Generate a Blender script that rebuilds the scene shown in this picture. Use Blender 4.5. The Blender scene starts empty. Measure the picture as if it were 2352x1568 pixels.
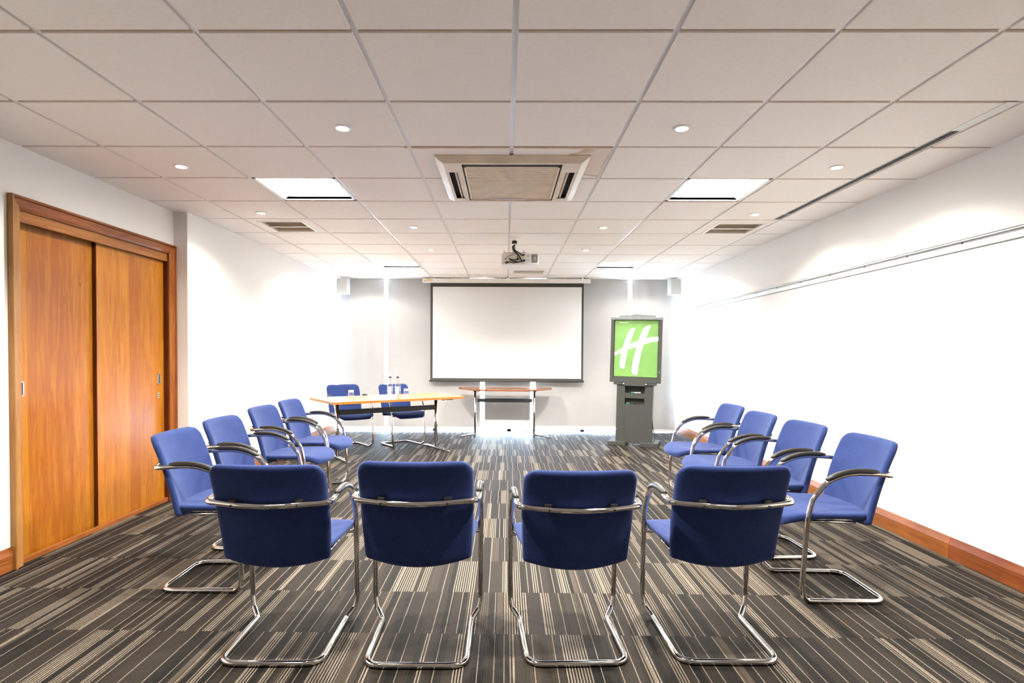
import bpy, bmesh, math, random
from mathutils import Vector, Matrix
C = bpy.context.scene.collection
PI = math.pi
R = math.radians

# ------------------------------------------------------------------ camera
H = 2.469          # ceiling height
XR, XL, XL2, YB, YF = 2.792, -2.851, -2.735, 9.283, -2.6
cam_d = bpy.data.cameras.new('camera'); cam = bpy.data.objects.new('camera', cam_d); C.objects.link(cam)
rx = Vector((0.99992264, 0.0112377, 0.0053325)); dn = Vector((0.00555531, -0.01989049, -0.99978673)); fw = Vector((-0.01112923, 0.99973901, -0.01995138))
cam.matrix_world = Matrix(((rx.x, -dn.x, -fw.x, 0), (rx.y, -dn.y, -fw.y, 0), (rx.z, -dn.z, -fw.z, 1.2633), (0, 0, 0, 1)))
cam_d.sensor_fit = 'HORIZONTAL'; cam_d.sensor_width = 36; cam_d.lens = 1322.225 / 2352 * 36
cam_d.shift_x = 29.407 / 2352; cam_d.shift_y = 53.942 / 2352
cam_d.clip_start = 0.05
bpy.context.scene.camera = cam
# ------------------------------------------------------------------ world, exposure
vs = bpy.context.scene.view_settings
vs.view_transform = 'Standard'; vs.look = 'None'; vs.gamma = 1; vs.exposure = 1.80; vs.use_curve_mapping = False
w = bpy.data.worlds.new('daylight'); bpy.context.scene.world = w; w.use_nodes = True
w.node_tree.nodes['Background'].inputs[0].default_value = (0.62, 0.80, 1.0, 1)
w.node_tree.nodes['Background'].inputs[1].default_value = 32.0
SPOT = 92.0        # watts of the halogen downlights in the middle rows
SPOT_SIDE = 15.0   # of those close to the side walls
PANEL = 11.0       # emission of the fluorescent panels
BACK_FILL = 0.15    # relative strength of the unseen fill panels added behind the camera

# ------------------------------------------------------------------ materials
def nm(name):
    m = bpy.data.materials.new(name); m.use_nodes = True
    nt = m.node_tree; return m, nt, nt.nodes['Principled BSDF']
def inp(b, k, v):
    if k in b.inputs: b.inputs[k].default_value = v
def mat(name, col, rough=.5, metal=0, spec=.5, noise=0, nscale=60, bump=0, bscale=300, coat=0, sheen=0):
    m, nt, b = nm(name)
    inp(b, 'Base Color', (*col, 1)); inp(b, 'Roughness', rough); inp(b, 'Metallic', metal); inp(b, 'Specular IOR Level', spec); inp(b, 'Coat Weight', coat)
    if sheen: inp(b, 'Sheen Weight', sheen); inp(b, 'Sheen Roughness', .5)
    g = nt.nodes.new('ShaderNodeNewGeometry') if False else nt.nodes.new('ShaderNodeTexCoord')
    if noise:
        n = nt.nodes.new('ShaderNodeTexNoise'); n.inputs['Scale'].default_value = nscale; n.inputs['Detail'].default_value = 4
        nt.links.new(g.outputs['Object'], n.inputs['Vector'])
        r = nt.nodes.new('ShaderNodeValToRGB')
        r.color_ramp.elements[0].position = .3; r.color_ramp.elements[1].position = .7
        r.color_ramp.elements[0].color = (*[c * (1 - noise) for c in col], 1); r.color_ramp.elements[1].color = (*[min(1, c * (1 + noise)) for c in col], 1)
        nt.links.new(n.outputs[0], r.inputs[0]); nt.links.new(r.outputs[0], b.inputs['Base Color'])
    if bump:
        n2 = nt.nodes.new('ShaderNodeTexNoise'); n2.inputs['Scale'].default_value = bscale; n2.inputs['Detail'].default_value = 3
        nt.links.new(g.outputs['Object'], n2.inputs['Vector'])
        bp = nt.nodes.new('ShaderNodeBump'); bp.inputs['Strength'].default_value = bump; bp.inputs['Distance'].default_value = .002
        nt.links.new(n2.outputs[0], bp.inputs['Height']); nt.links.new(bp.outputs[0], b.inputs['Normal'])
    return m
def emis(name, col, s):
    m, nt, b = nm(name); inp(b, 'Base Color', (*col, 1)); inp(b, 'Emission Color', (*col, 1)); inp(b, 'Emission Strength', s); return m

M = {}
M['paint'] = mat('wall_paint', (.84, .825, .80), .75, noise=.012, nscale=3, bump=.08, bscale=120)
M['column'] = mat('column_face', (.74, .70, .66), .75, noise=.01, nscale=3)  # darker tone for the column face turned towards the camera
M['grid'] = mat('ceiling_grid', (.74, .74, .74), .32)
M['white'] = mat('white_enamel', (.82, .82, .80), .35)
M['whitep'] = mat('white_plastic', (.86, .85, .82), .4, noise=.02, nscale=20)
M['chrome'] = mat('chrome', (.62, .615, .61), .05, 1)
M['alu'] = mat('aluminium', (.72, .73, .74), .3, .9)
M['blackp'] = mat('black_plastic', (.012, .011, .010), .38, spec=.35)
M['black'] = mat('black_void', (.006, .006, .006), .8)
M['darkbar'] = mat('dark_steel', (.02, .024, .028), .45)
M['railw'] = mat('rail_white', (.80, .82, .83), .35, spec=.6)
M['fabric'] = None
M['blind'] = mat('blind_fabric', (.40, .40, .40), .85, noise=.02, nscale=4, bump=.1, bscale=400)
def translucent(m, col):
    nt = m.node_tree; b = nt.nodes['Principled BSDF']; out = nt.nodes['Material Output']
    t = nt.nodes.new('ShaderNodeBsdfTranslucent'); t.inputs[0].default_value = (*col, 1)
    a = nt.nodes.new('ShaderNodeAddShader'); nt.links.new(b.outputs[0], a.inputs[0]); nt.links.new(t.outputs[0], a.inputs[1]); nt.links.new(a.outputs[0], out.inputs['Surface'])
M['grillecloth'] = mat('speaker_cloth', (.66, .66, .65), .85)
translucent(M["blind"], (.036, .0298, .0250))
M['screen'] = mat('screen_fabric', (.72, .73, .73), .9)
M['scrborder'] = mat('screen_border', (.045, .047, .042), .75, noise=.1, nscale=200)
M['yellow'] = mat('yellow_sticker', (.85, .55, .02), .5)
M['acbeige'] = mat('aged_beige_plastic', (.70, .58, .43), .45, noise=.12, nscale=5)
M['panelbeige'] = mat('connector_beige', (.82, .77, .66), .5)
M['tan'] = mat('cross_bar_reflected_tan', (.50, .39, .30), .45)  # warm reflected light on the cross bars put into their colour
M['groove'] = mat('rail_groove', (.16, .17, .17), .5)
M['grille'] = mat('grille_beige', (.74, .61, .44), .5, noise=.08, nscale=9)
M['grillew'] = mat('grille_white', (.66, .60, .52), .5)
M['grey'] = mat('lectern_grey', (.034, .038, .034), .6, noise=.08, nscale=90, bump=.15, bscale=300)
M['greyl'] = mat('lectern_grey_top', (.15, .17, .165), .45, noise=.3, nscale=60)
M['green'] = mat('poster_green', (.15, .31, .085), .35, noise=.08, nscale=6, bump=.3, bscale=9)
M['posterwhite'] = mat('poster_white', (.88, .90, .88), .4)
M['greenink'] = mat('green_marker', (.0, .38, .19), .4)
M['socket'] = mat('socket_white', (.8, .8, .78), .4)
M['lamp'] = emis('lamp_glow', (1, .93, .82), 60)
M['tube'] = emis('diffuser_glow', (1, .985, .95), PANEL)
M['label'] = mat('bottle_label', (.10, .28, .55), .4, noise=.5, nscale=120)
M['labelw'] = mat('glass_print', (.82, .82, .85), .5)
M['purple'] = mat('purple_print', (.16, .10, .30), .5)
M['amber'] = mat('amber_mat', (.75, .55, .12), .5)

def fabric():
    m, nt, b = nm('blue_upholstery')
    tc = nt.nodes.new('ShaderNodeTexCoord')
    n = nt.nodes.new('ShaderNodeTexNoise'); n.inputs['Scale'].default_value = 420; n.inputs['Detail'].default_value = 3
    n3 = nt.nodes.new('ShaderNodeTexNoise'); n3.inputs['Scale'].default_value = 9; n3.inputs['Detail'].default_value = 3
    nt.links.new(tc.outputs['Object'], n.inputs['Vector']); nt.links.new(tc.outputs['Object'], n3.inputs['Vector'])
    mx = nt.nodes.new('ShaderNodeMath'); mx.operation = 'MULTIPLY_ADD'; mx.inputs[1].default_value = .35
    nt.links.new(n3.outputs[0], mx.inputs[0]); nt.links.new(n.outputs[0], mx.inputs[2])
    r = nt.nodes.new('ShaderNodeValToRGB'); r.color_ramp.elements[0].position = .45; r.color_ramp.elements[1].position = .9
    r.color_ramp.elements[0].color = (.009, .0185, .082, 1); r.color_ramp.elements[1].color = (.025, .045, .150, 1)
    nt.links.new(mx.outputs[0], r.inputs[0]); nt.links.new(r.outputs[0], b.inputs['Base Color'])
    inp(b, 'Roughness', .85); inp(b, 'Specular IOR Level', .15); inp(b, 'Sheen Weight', .18); inp(b, 'Sheen Roughness', .4)
    inp(b, 'Sheen Tint', (.6, .7, 1, 1))
    bp = nt.nodes.new('ShaderNodeBump'); bp.inputs['Strength'].default_value = .5; bp.inputs['Distance'].default_value = .0015
    nt.links.new(n.outputs[0], bp.inputs['Height']); nt.links.new(bp.outputs[0], b.inputs['Normal'])
    return m
M['fabric'] = fabric()

def wood(name, dark, light, axis='z', band=.0, rough=.27, coat=.3):
    dark = [c * .48 for c in dark]; light = [c * .48 for c in light]
    m, nt, b = nm(name)
    tc = nt.nodes.new('ShaderNodeTexCoord')
    mp = nt.nodes.new('ShaderNodeMapping')
    s = {'z': (6, 6, .5), 'y': (6, .5, 6), 'x': (.5, 6, 6)}[axis]
    mp.inputs['Scale'].default_value = s
    nt.links.new(tc.outputs['Object'], mp.inputs['Vector'])
    n = nt.nodes.new('ShaderNodeTexNoise'); n.inputs['Scale'].default_value = 5; n.inputs['Detail'].default_value = 6; n.inputs['Distortion'].default_value = 1.2
    nt.links.new(mp.outputs[0], n.inputs['Vector'])
    n2 = nt.nodes.new('ShaderNodeTexNoise'); n2.inputs['Scale'].default_value = 45; n2.inputs['Detail'].default_value = 3
    nt.links.new(mp.outputs[0], n2.inputs['Vector'])
    add = nt.nodes.new('ShaderNodeMath'); add.operation = 'MULTIPLY_ADD'; add.inputs[1].default_value = .35
    nt.links.new(n2.outputs[0], add.inputs[0]); nt.links.new(n.outputs[0], add.inputs[2])
    last = add.outputs[0]
    if band:
        sx = nt.nodes.new('ShaderNodeSeparateXYZ'); nt.links.new(tc.outputs['Object'], sx.inputs[0])
        v = nt.nodes.new('ShaderNodeTexVoronoi'); v.voronoi_dimensions = '1D'; v.inputs['Scale'].default_value = 1
        ml = nt.nodes.new('ShaderNodeMath'); ml.operation = 'MULTIPLY'; ml.inputs[1].default_value = 7.5
        nt.links.new(sx.outputs['Y'], ml.inputs[0]); nt.links.new(ml.outputs[0], v.inputs['W'])
        sc = nt.nodes.new('ShaderNodeSeparateColor'); nt.links.new(v.outputs['Color'], sc.inputs[0])
        a2 = nt.nodes.new('ShaderNodeMath'); a2.operation = 'MULTIPLY_ADD'; a2.inputs[1].default_value = band
        nt.links.new(sc.outputs[0], a2.inputs[0]); nt.links.new(last, a2.inputs[2])
        a3 = nt.nodes.new('ShaderNodeMath'); a3.operation = 'SUBTRACT'; a3.inputs[1].default_value = band / 2
        nt.links.new(a2.outputs[0], a3.inputs[0]); last = a3.outputs[0]
    r = nt.nodes.new('ShaderNodeValToRGB'); r.color_ramp.elements[0].position = .45; r.color_ramp.elements[1].position = .92
    r.color_ramp.elements[0].color = (*dark, 1); r.color_ramp.elements[1].color = (*light, 1)
    nt.links.new(last, r.inputs[0])
    # a few knots
    kv = nt.nodes.new('ShaderNodeTexVoronoi'); kv.inputs['Scale'].default_value = 3.2
    mp2 = nt.nodes.new('ShaderNodeMapping'); mp2.inputs['Scale'].default_value = (1, 1, .6) if axis == 'z' else (1, .4, 1)
    nt.links.new(tc.outputs['Object'], mp2.inputs[0]); nt.links.new(mp2.outputs[0], kv.inputs['Vector'])
    kr = nt.nodes.new('ShaderNodeValToRGB'); kr.color_ramp.elements[0].position = .012; kr.color_ramp.elements[0].color = (.35, .35, .35, 1)
    kr.color_ramp.elements[1].position = .04; kr.color_ramp.elements[1].color = (1, 1, 1, 1)
    nt.links.new(kv.outputs['Distance'], kr.inputs[0])
    mm = nt.nodes.new('ShaderNodeMix'); mm.data_type = 'RGBA'; mm.blend_type = 'MULTIPLY'; mm.inputs[0].default_value = .8
    nt.links.new(r.outputs[0], mm.inputs[6]); nt.links.new(kr.outputs[0], mm.inputs[7])
    nt.links.new(mm.outputs[2], b.inputs['Base Color'])
    inp(b, 'Roughness', rough); inp(b, 'Coat Weight', coat * .3); inp(b, 'Coat Roughness', .2); inp(b, 'Specular IOR Level', .25)
    return m
M['door'] = wood('door_veneer', (.50, .150, .010), (.78, .310, .024), 'z', .50, .30, 0)
M['dooredge'] = wood('door_edge', (.12, .02, .006), (.22, .05, .012), 'z')
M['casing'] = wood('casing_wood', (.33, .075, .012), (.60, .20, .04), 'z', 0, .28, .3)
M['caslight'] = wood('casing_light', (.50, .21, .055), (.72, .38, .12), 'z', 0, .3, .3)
M['header'] = wood('header_wood', (.32, .07, .012), (.56, .19, .045), 'y', 0, .28, .3)
M['headlight'] = wood('header_light', (.42, .13, .02), (.66, .28, .06), 'y', 0, .28, .3)
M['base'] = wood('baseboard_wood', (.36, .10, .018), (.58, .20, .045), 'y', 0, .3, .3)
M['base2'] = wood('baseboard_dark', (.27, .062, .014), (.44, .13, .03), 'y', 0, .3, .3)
M['tabletop'] = wood('table_veneer', (.62, .33, .14), (.78, .47, .22), 'x', 0, .3, .4)
M['tableedge'] = wood('table_edge', (.55, .20, .03), (.72, .32, .06), 'x', 0, .35, .2)
M['cherry'] = wood('cherry_top', (.38, .13, .06), (.55, .22, .10), 'x', 0, .25, .4)

def carpet():
    m, nt, b = nm('striped_carpet_tiles')
    N = nt.nodes.new; L = nt.links.new
    tc = N('ShaderNodeTexCoord'); sx = N('ShaderNodeSeparateXYZ'); L(tc.outputs['Object'], sx.inputs[0])
    def mth(op, a, bb=None, c=None):
        n = N('ShaderNodeMath'); n.operation = op
        for i, v in enumerate((a, bb, c)):
            if v is None: continue
            if isinstance(v, (int, float)): n.inputs[i].default_value = v
            else: L(v, n.inputs[i])
        return n.outputs[0]
    X, Y = sx.outputs['X'], sx.outputs['Y']
    T = .453
    row = mth('FLOOR', mth('DIVIDE', mth('SUBTRACT', Y, 2.5676), T))
    col = mth('FLOOR', mth('DIVIDE', mth('ADD', X, 5.03), T))
    seed = mth('MULTIPLY', row, 37.13)
    xs = mth('ADD', mth('ADD', X, 50), seed)
    def vor(scale, feat):
        v = N('ShaderNodeTexVoronoi'); v.voronoi_dimensions = '1D'; v.feature = feat; v.inputs['Scale'].default_value = 1; v.inputs['Randomness'].default_value = 1
        L(mth('MULTIPLY', xs, scale), v.inputs['W']); return v
    def wn(a):
        n = N('ShaderNodeTexWhiteNoise'); n.noise_dimensions = '1D'; L(a, n.inputs['W']); return n.outputs['Value']
    v1 = vor(24, 'F1'); c1 = N('ShaderNodeSeparateColor'); L(v1.outputs['Color'], c1.inputs[0])
    r1, g1, b1 = c1.outputs[0], c1.outputs[1], c1.outputs[2]
    base = N('ShaderNodeValToRGB'); cr = base.color_ramp; cr.interpolation = 'CONSTANT'
    cols = [(0, (.024, .021, .017)), (.17, (.046, .039, .032)), (.32, (.082, .068, .055)), (.62, (.100, .083, .067)), (.90, (.15, .126, .102)), (.97, (.27, .23, .185))]
    cr.elements[0].position = 0; cr.elements[0].color = (*cols[0][1], 1); cr.elements[1].position = cols[1][0]; cr.elements[1].color = (*cols[1][1], 1)
    for p, c in cols[2:]:
        e = cr.elements.new(p); e.color = (*c, 1)
    L(r1, base.inputs[0])
    for e_ in cr.elements: e_.color = [c * k_ for c, k_ in zip(e_.color[:3], (.185, .170, .157))] + [1]
    # pinstripe groups
    v3 = vor(27, 'F1'); c3 = N('ShaderNodeSeparateColor'); L(v3.outputs['Color'], c3.inputs[0]); g1 = c3.outputs[1]
    fx = mth('FRACT', mth('MULTIPLY', xs, 84.0))
    pin = mth('MULTIPLY', mth('LESS_THAN', fx, .42), mth('GREATER_THAN', g1, .79))
    pind = mth('MULTIPLY', mth('GREATER_THAN', fx, .72), mth('GREATER_THAN', g1, .62))
    # thin light lines at cell edges
    ve = vor(15, 'DISTANCE_TO_EDGE')
    edge = mth('LESS_THAN', ve.outputs['Distance'], .028)
    ve2 = vor(27, 'DISTANCE_TO_EDGE')
    edged = mth('LESS_THAN', ve2.outputs['Distance'], .055)
    light = mth('MAXIMUM', pin, edge)
    def mix(f, a, col):
        n = N('ShaderNodeMix'); n.data_type = 'RGBA'; L(f, n.inputs[0]); L(a, n.inputs[6]); n.inputs[7].default_value = (*col, 1); return n.outputs[2]
    o = mix(mth('MULTIPLY', edged, .75), base.outputs[0], (.010, .009, .008))
    o = mix(mth('MULTIPLY', pind, .85), o, (.009, .008, .007))
    o = mix(mth('MULTIPLY', light, .92), o, (.205, .174, .136))
    n = N('ShaderNodeTexNoise'); n.inputs['Scale'].default_value = 190; n.inputs['Detail'].default_value = 3; L(tc.outputs['Object'], n.inputs['Vector'])
    rr = N('ShaderNodeValToRGB'); rr.color_ramp.elements[0].position = .3; rr.color_ramp.elements[0].color = (.45, .45, .45, 1); rr.color_ramp.elements[1].position = .7; rr.color_ramp.elements[1].color = (1.5, 1.48, 1.45, 1)
    L(n.outputs[0], rr.inputs[0])
    mu = N('ShaderNodeMix'); mu.data_type = 'RGBA'; mu.blend_type = 'MULTIPLY'; mu.inputs[0].default_value = 1; L(o, mu.inputs[6]); L(rr.outputs[0], mu.inputs[7])
    L(mu.outputs[2], b.inputs['Base Color']); inp(b, 'Roughness', .75); inp(b, 'Specular IOR Level', .17)
    bp = N('ShaderNodeBump'); bp.inputs['Strength'].default_value = .5; bp.inputs['Distance'].default_value = .003
    L(n.outputs[0], bp.inputs['Height']); L(bp.outputs[0], b.inputs['Normal'])
    return m
M['carpet'] = carpet()

def tilemat():
    m, nt, b = nm('ceiling_tile')
    N = nt.nodes.new; L = nt.links.new
    tc = N('ShaderNodeTexCoord')
    n = N('ShaderNodeTexNoise'); n.inputs['Scale'].default_value = 70; n.inputs['Detail'].default_value = 5; L(tc.outputs['Object'], n.inputs['Vector'])
    r = N('ShaderNodeValToRGB'); r.color_ramp.elements[0].position = .3; r.color_ramp.elements[1].position = .7
    r.color_ramp.elements[0].color = (.90, .84, .78, 1); r.color_ramp.elements[1].color = (.93, .875, .815, 1); L(n.outputs[0], r.inputs[0])
    # brown damp stain round the air conditioner's corner: distance from the cassette, broken by noise
    mp = N('ShaderNodeMapping'); mp.inputs['Location'].default_value = (-.60, -3.62, 0); L(tc.outputs['Object'], mp.inputs[0])
    ms = N('ShaderNodeMapping'); ms.vector_type = 'POINT'; ms.inputs['Scale'].default_value = (4.2, 2.6, 0); L(mp.outputs[0], ms.inputs[0])
    ln = N('ShaderNodeVectorMath'); ln.operation = 'LENGTH'; L(ms.outputs[0], ln.inputs[0])
    n2 = N('ShaderNodeTexNoise'); n2.inputs['Scale'].default_value = 7; n2.inputs['Detail'].default_value = 5; L(tc.outputs['Object'], n2.inputs['Vector'])
    a = N('ShaderNodeMath'); a.operation = 'MULTIPLY_ADD'; a.inputs[1].default_value = .9; L(n2.outputs[0], a.inputs[0]); L(ln.outputs['Value'], a.inputs[2])
    sr = N('ShaderNodeValToRGB'); e = sr.color_ramp.elements
    e[0].position = .55; e[0].color = (.35, .35, .35, 1); e[1].position = 1.0; e[1].color = (0, 0, 0, 1)
    x = e.new(.80); x.color = (.75, .75, .75, 1); x = e.new(.68); x.color = (.25, .25, .25, 1); x = e.new(.86); x.color = (.1, .1, .1, 1)
    sc = N('ShaderNodeMath'); sc.operation = 'MULTIPLY'; sc.inputs[1].default_value = .62; L(a.outputs[0], sc.inputs[0]); L(sc.outputs[0], sr.inputs[0])
    sxx = N('ShaderNodeSeparateXYZ'); L(tc.outputs['Object'], sxx.inputs[0])
    def mth(op, a_, b_):
        q = N('ShaderNodeMath'); q.operation = op
        for i_, v_ in enumerate((a_, b_)):
            if isinstance(v_, (int, float)): q.inputs[i_].default_value = v_
            else: L(v_, q.inputs[i_])
        return q.outputs[0]
    mask = mth('MULTIPLY', mth('GREATER_THAN', sxx.outputs['Y'], 3.36), mth('LESS_THAN', sxx.outputs['X'], .63))
    wob = mth('MULTIPLY', n2.outputs[0], .035)
    near = mth('LESS_THAN', sxx.outputs['Y'], mth('ADD', wob, 3.375))
    right = mth('GREATER_THAN', sxx.outputs['X'], mth('SUBTRACT', .625, wob))
    edge = mth('MULTIPLY', mth('MULTIPLY', mth('MAXIMUM', near, right), mth('GREATER_THAN', sxx.outputs['X'], -.60)), mth('LESS_THAN', sxx.outputs['Y'], 3.95))
    fac = mth('MULTIPLY', mth('MAXIMUM', sr.outputs[0], mth('MULTIPLY', edge, .6)), mask)
    mx = N('ShaderNodeMix'); mx.data_type = 'RGBA'; L(fac, mx.inputs[0]); L(r.outputs[0], mx.inputs[6]); mx.inputs[7].default_value = (.50, .30, .14, 1)
    L(mx.outputs[2], b.inputs['Base Color']); inp(b, 'Roughness', .9); inp(b, 'Specular IOR Level', .2)
    bp = N('ShaderNodeBump'); bp.inputs['Strength'].default_value = .15; bp.inputs['Distance'].default_value = .002; L(n.outputs[0], bp.inputs['Height']); L(bp.outputs[0], b.inputs['Normal'])
    return m
M['tile'] = tilemat()

def glass(name, tint=(1, 1, 1), f=.06):
    m, nt, b = nm(name)
    t = nt.nodes.new('ShaderNodeBsdfTransparent'); t.inputs[0].default_value = (*tint, 1)
    g = nt.nodes.new('ShaderNodeBsdfGlossy'); g.inputs['Roughness'].default_value = .02
    fr = nt.nodes.new('ShaderNodeLayerWeight'); fr.inputs[0].default_value = .25
    mx = nt.nodes.new('ShaderNodeMixShader'); nt.links.new(fr.outputs['Facing'], mx.inputs[0]) 
    mr = nt.nodes.new('ShaderNodeMath'); mr.operation = 'MULTIPLY_ADD'; mr.inputs[1].default_value = .45; mr.inputs[2].default_value = f
    nt.links.new(fr.outputs['Facing'], mr.inputs[0]); nt.links.new(mr.outputs[0], mx.inputs[0])
    nt.links.new(t.outputs[0], mx.inputs[1]); nt.links.new(g.outputs[0], mx.inputs[2])
    nt.links.new(mx.outputs[0], nt.nodes['Material Output'].inputs['Surface'])
    return m
M['glass'] = glass('window_glass', (1, 1, 1), .03)
M['drink'] = glass('drinking_glass', (.93, .96, .98), .12)

# ------------------------------------------------------------------ mesh helpers
def box(bm, x0, x1, y0, y1, z0, z1, mi=0, mtx=None):
    vs_ = [Vector((x, y, z)) for x in (x0, x1) for y in (y0, y1) for z in (z0, z1)]
    if mtx: vs_ = [mtx @ v for v in vs_]
    v = [bm.verts.new(p) for p in vs_]
    for f in ((0, 1, 3, 2), (4, 6, 7, 5), (0, 4, 5, 1), (2, 3, 7, 6), (0, 2, 6, 4), (1, 5, 7, 3)):
        bm.faces.new([v[i] for i in f]).material_index = mi
def quad(bm, pts, mi=0):
    f = bm.faces.new([bm.verts.new(p) for p in pts]); f.material_index = mi
def cyl(bm, c, r0, r1, z0, z1, n=24, mi=0, caps=(1, 1)):
    a = [bm.verts.new((c[0] + r0 * math.cos(2 * PI * i / n), c[1] + r0 * math.sin(2 * PI * i / n), z0)) for i in range(n)]
    b = [bm.verts.new((c[0] + r1 * math.cos(2 * PI * i / n), c[1] + r1 * math.sin(2 * PI * i / n), z1)) for i in range(n)]
    for i in range(n):
        bm.faces.new((a[i], a[(i + 1) % n], b[(i + 1) % n], b[i])).material_index = mi
    if caps[0]: bm.faces.new(a[::-1]).material_index = mi
    if caps[1]: bm.faces.new(b).material_index = mi
def lathe(bm, prof, c=(0, 0, 0), n=24, mi=0):
    rings = []
    for r, z in prof:
        if r < 1e-5: rings.append([bm.verts.new((c[0], c[1], c[2] + z))])
        else: rings.append([bm.verts.new((c[0] + r * math.cos(2 * PI * i / n), c[1] + r * math.sin(2 * PI * i / n), c[2] + z)) for i in range(n)])
    for a, b in zip(rings, rings[1:]):
        for i in range(n):
            j = (i + 1) % n
            if len(a) == 1 and len(b) == 1: continue
            if len(a) == 1: f = bm.faces.new((a[0], b[j], b[i]))
            elif len(b) == 1: f = bm.faces.new((a[i], a[j], b[0]))
            else: f = bm.faces.new((a[i], a[j], b[j], b[i]))
            f.material_index = mi
def rounded(pts, radii, closed=False, seg=8):
    P = [Vector(p) for p in pts]; out = []; n = len(P)
    for i in range(n):
        if not closed and i in (0, n - 1): out.append(P[i]); continue
        a, b, c = P[(i - 1) % n], P[i], P[(i + 1) % n]
        r = radii[i] if isinstance(radii, (list, tuple)) else radii
        u = (a - b); v = (c - b); lu, lv = u.length, v.length; u.normalize(); v.normalize()
        ang = u.angle(v)
        if r <= 0 or ang > PI - .02: out.append(b); continue
        t = min(r / math.tan(ang / 2), lu * .49, lv * .49)
        p0, p2 = b + u * t, b + v * t
        for k in range(seg + 1):
            s = k / seg; out.append(p0 * (1 - s) ** 2 + b * 2 * s * (1 - s) + p2 * s * s)
    return out
def tube(bm, pts, r, n=12, closed=False, mi=0, sq=1.0, up=None):
    P = [Vector(p) for p in pts]; N_ = len(P)
    rad = r if isinstance(r, (list, tuple)) else [r] * N_
    T = []
    for i in range(N_):
        a = P[(i - 1) % N_] if (closed or i > 0) else P[i]; b = P[(i + 1) % N_] if (closed or i < N_ - 1) else P[i]
        T.append((b - a).normalized())
    u = up or Vector((0, 0, 1))
    if abs(u.dot(T[0])) > .95: u = Vector((1, 0, 0)) if abs(T[0].x) < .9 else Vector((0, 1, 0))
    nv = (u - T[0] * u.dot(T[0])).normalized(); frames = []
    for i in range(N_):
        if up:
            nv2 = up - T[i] * up.dot(T[i]); nv = nv2.normalized() if nv2.length > .05 else (nv - T[i] * nv.dot(T[i])).normalized()
        else: nv = (nv - T[i] * nv.dot(T[i])).normalized()
        frames.append((nv.copy(), T[i].cross(nv)))
    twist = 0
    if closed and not up:
        e = (frames[-1][0] - T[0] * frames[-1][0].dot(T[0])).normalized()
        twist = math.atan2(e.dot(frames[0][1]), e.dot(frames[0][0]))
    rings = []
    for i, (a, b) in enumerate(frames):
        off = -twist * i / N_
        rings.append([bm.verts.new(P[i] + (a * math.cos(2 * PI * k / n + off) * sq + b * math.sin(2 * PI * k / n + off)) * rad[i]) for k in range(n)])
    for i in range(N_ if closed else N_ - 1):
        A, B = rings[i], rings[(i + 1) % N_]
        for k in range(n):
            f = bm.faces.new((A[k], A[(k + 1) % n], B[(k + 1) % n], B[k])); f.material_index = mi; f.smooth = True
    if not closed:
        bm.faces.new(rings[0][::-1]).material_index = mi; bm.faces.new(rings[-1]).material_index = mi
def extr(bm, poly, z0, z1, mtx=Matrix(), mi=0):
    a = [bm.verts.new(mtx @ Vector((x, y, z0))) for x, y in poly]; b = [bm.verts.new(mtx @ Vector((x, y, z1))) for x, y in poly]
    n = len(poly)
    bm.faces.new(a[::-1]).material_index = mi; bm.faces.new(b).material_index = mi
    for i in range(n): bm.faces.new((a[i], a[(i + 1) % n], b[(i + 1) % n], b[i])).material_index = mi
def obj(name, bm, mats, parent=None, smooth=False, bevel=0, loc=None):
    bmesh.ops.recalc_face_normals(bm, faces=bm.faces)
    me = bpy.data.meshes.new(name); bm.to_mesh(me); bm.free()
    for m in (mats if isinstance(mats, (list, tuple)) else [mats]): me.materials.append(m)
    if smooth:
        for p in me.polygons: p.use_smooth = True
        if smooth == 'auto':
            try: me.set_sharp_from_angle(angle=R(38))
            except Exception: pass
    o = bpy.data.objects.new(name, me); C.objects.link(o)
    if parent: o.parent = parent
    if loc: o.location = loc
    if bevel:
        b = o.modifiers.new('edge', 'BEVEL'); b.width = bevel; b.segments = 2; b.limit_method = 'ANGLE'; b.angle_limit = R(40)
    return o
def tag(o, label, cat, group=None):
    o['label'] = label; o['category'] = cat
    if group: o['group'] = group
    return o
def thing(name, label, cat, loc=(0, 0, 0), rz=0, group=None):
    o = bpy.data.objects.new(name, None); C.objects.link(o); o.location = loc; o.rotation_euler = (0, 0, rz); o.empty_display_size = .1
    return tag(o, label, cat, group)
def struct(name, bm, mats, **k):
    o = obj(name, bm, mats, **k); o['kind'] = 'structure'; return o
def dup(root, loc, rz=0, label=None, group=None, scale=None):
    r = root.copy(); C.objects.link(r); r.location = loc; r.rotation_euler = (0, 0, rz)
    if scale: r.scale = scale
    if label: r['label'] = label
    if group: r['group'] = group
    for ch in list(root.children):
        c = ch.copy(); C.objects.link(c); c.parent = r
        for g in ch.children:
            d = g.copy(); C.objects.link(d); d.parent = c
    return r
B = bmesh.new

# ------------------------------------------------------------------ room shell
bm = B(); box(bm, -3.4, 3.2, YF - .1, 9.7, -.12, 0); struct('floor', bm, M['carpet'])
bm = B(); box(bm, XR, XR + .15, YF, 9.6, 0, H + .3); struct('wall_right', bm, M['paint'])
bm = B()
box(bm, XL - .35, XL, YF, 3.275, 0, H + .3)
box(bm, XL - .35, XL, 3.275, 4.905, 2.16, H + .3)
box(bm, XL - .35, XL - .2, 3.275, 4.905, 0, 2.16)
box(bm, XL - .35, XL, 4.905, 9.6, 0, H + .3)
box(bm, XL, XL2, 4.925, 4.93, 0, H + .3, 1)
box(bm, XL, XL2, 4.93, 9.6, 0, H + .3)
struct('wall_left', bm, [M['paint'], M['column']])
bm = B(); box(bm, -3.4, 3.2, YF - .15, YF, 0, H + .3); struct('wall_front', bm, M['paint'])
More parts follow.
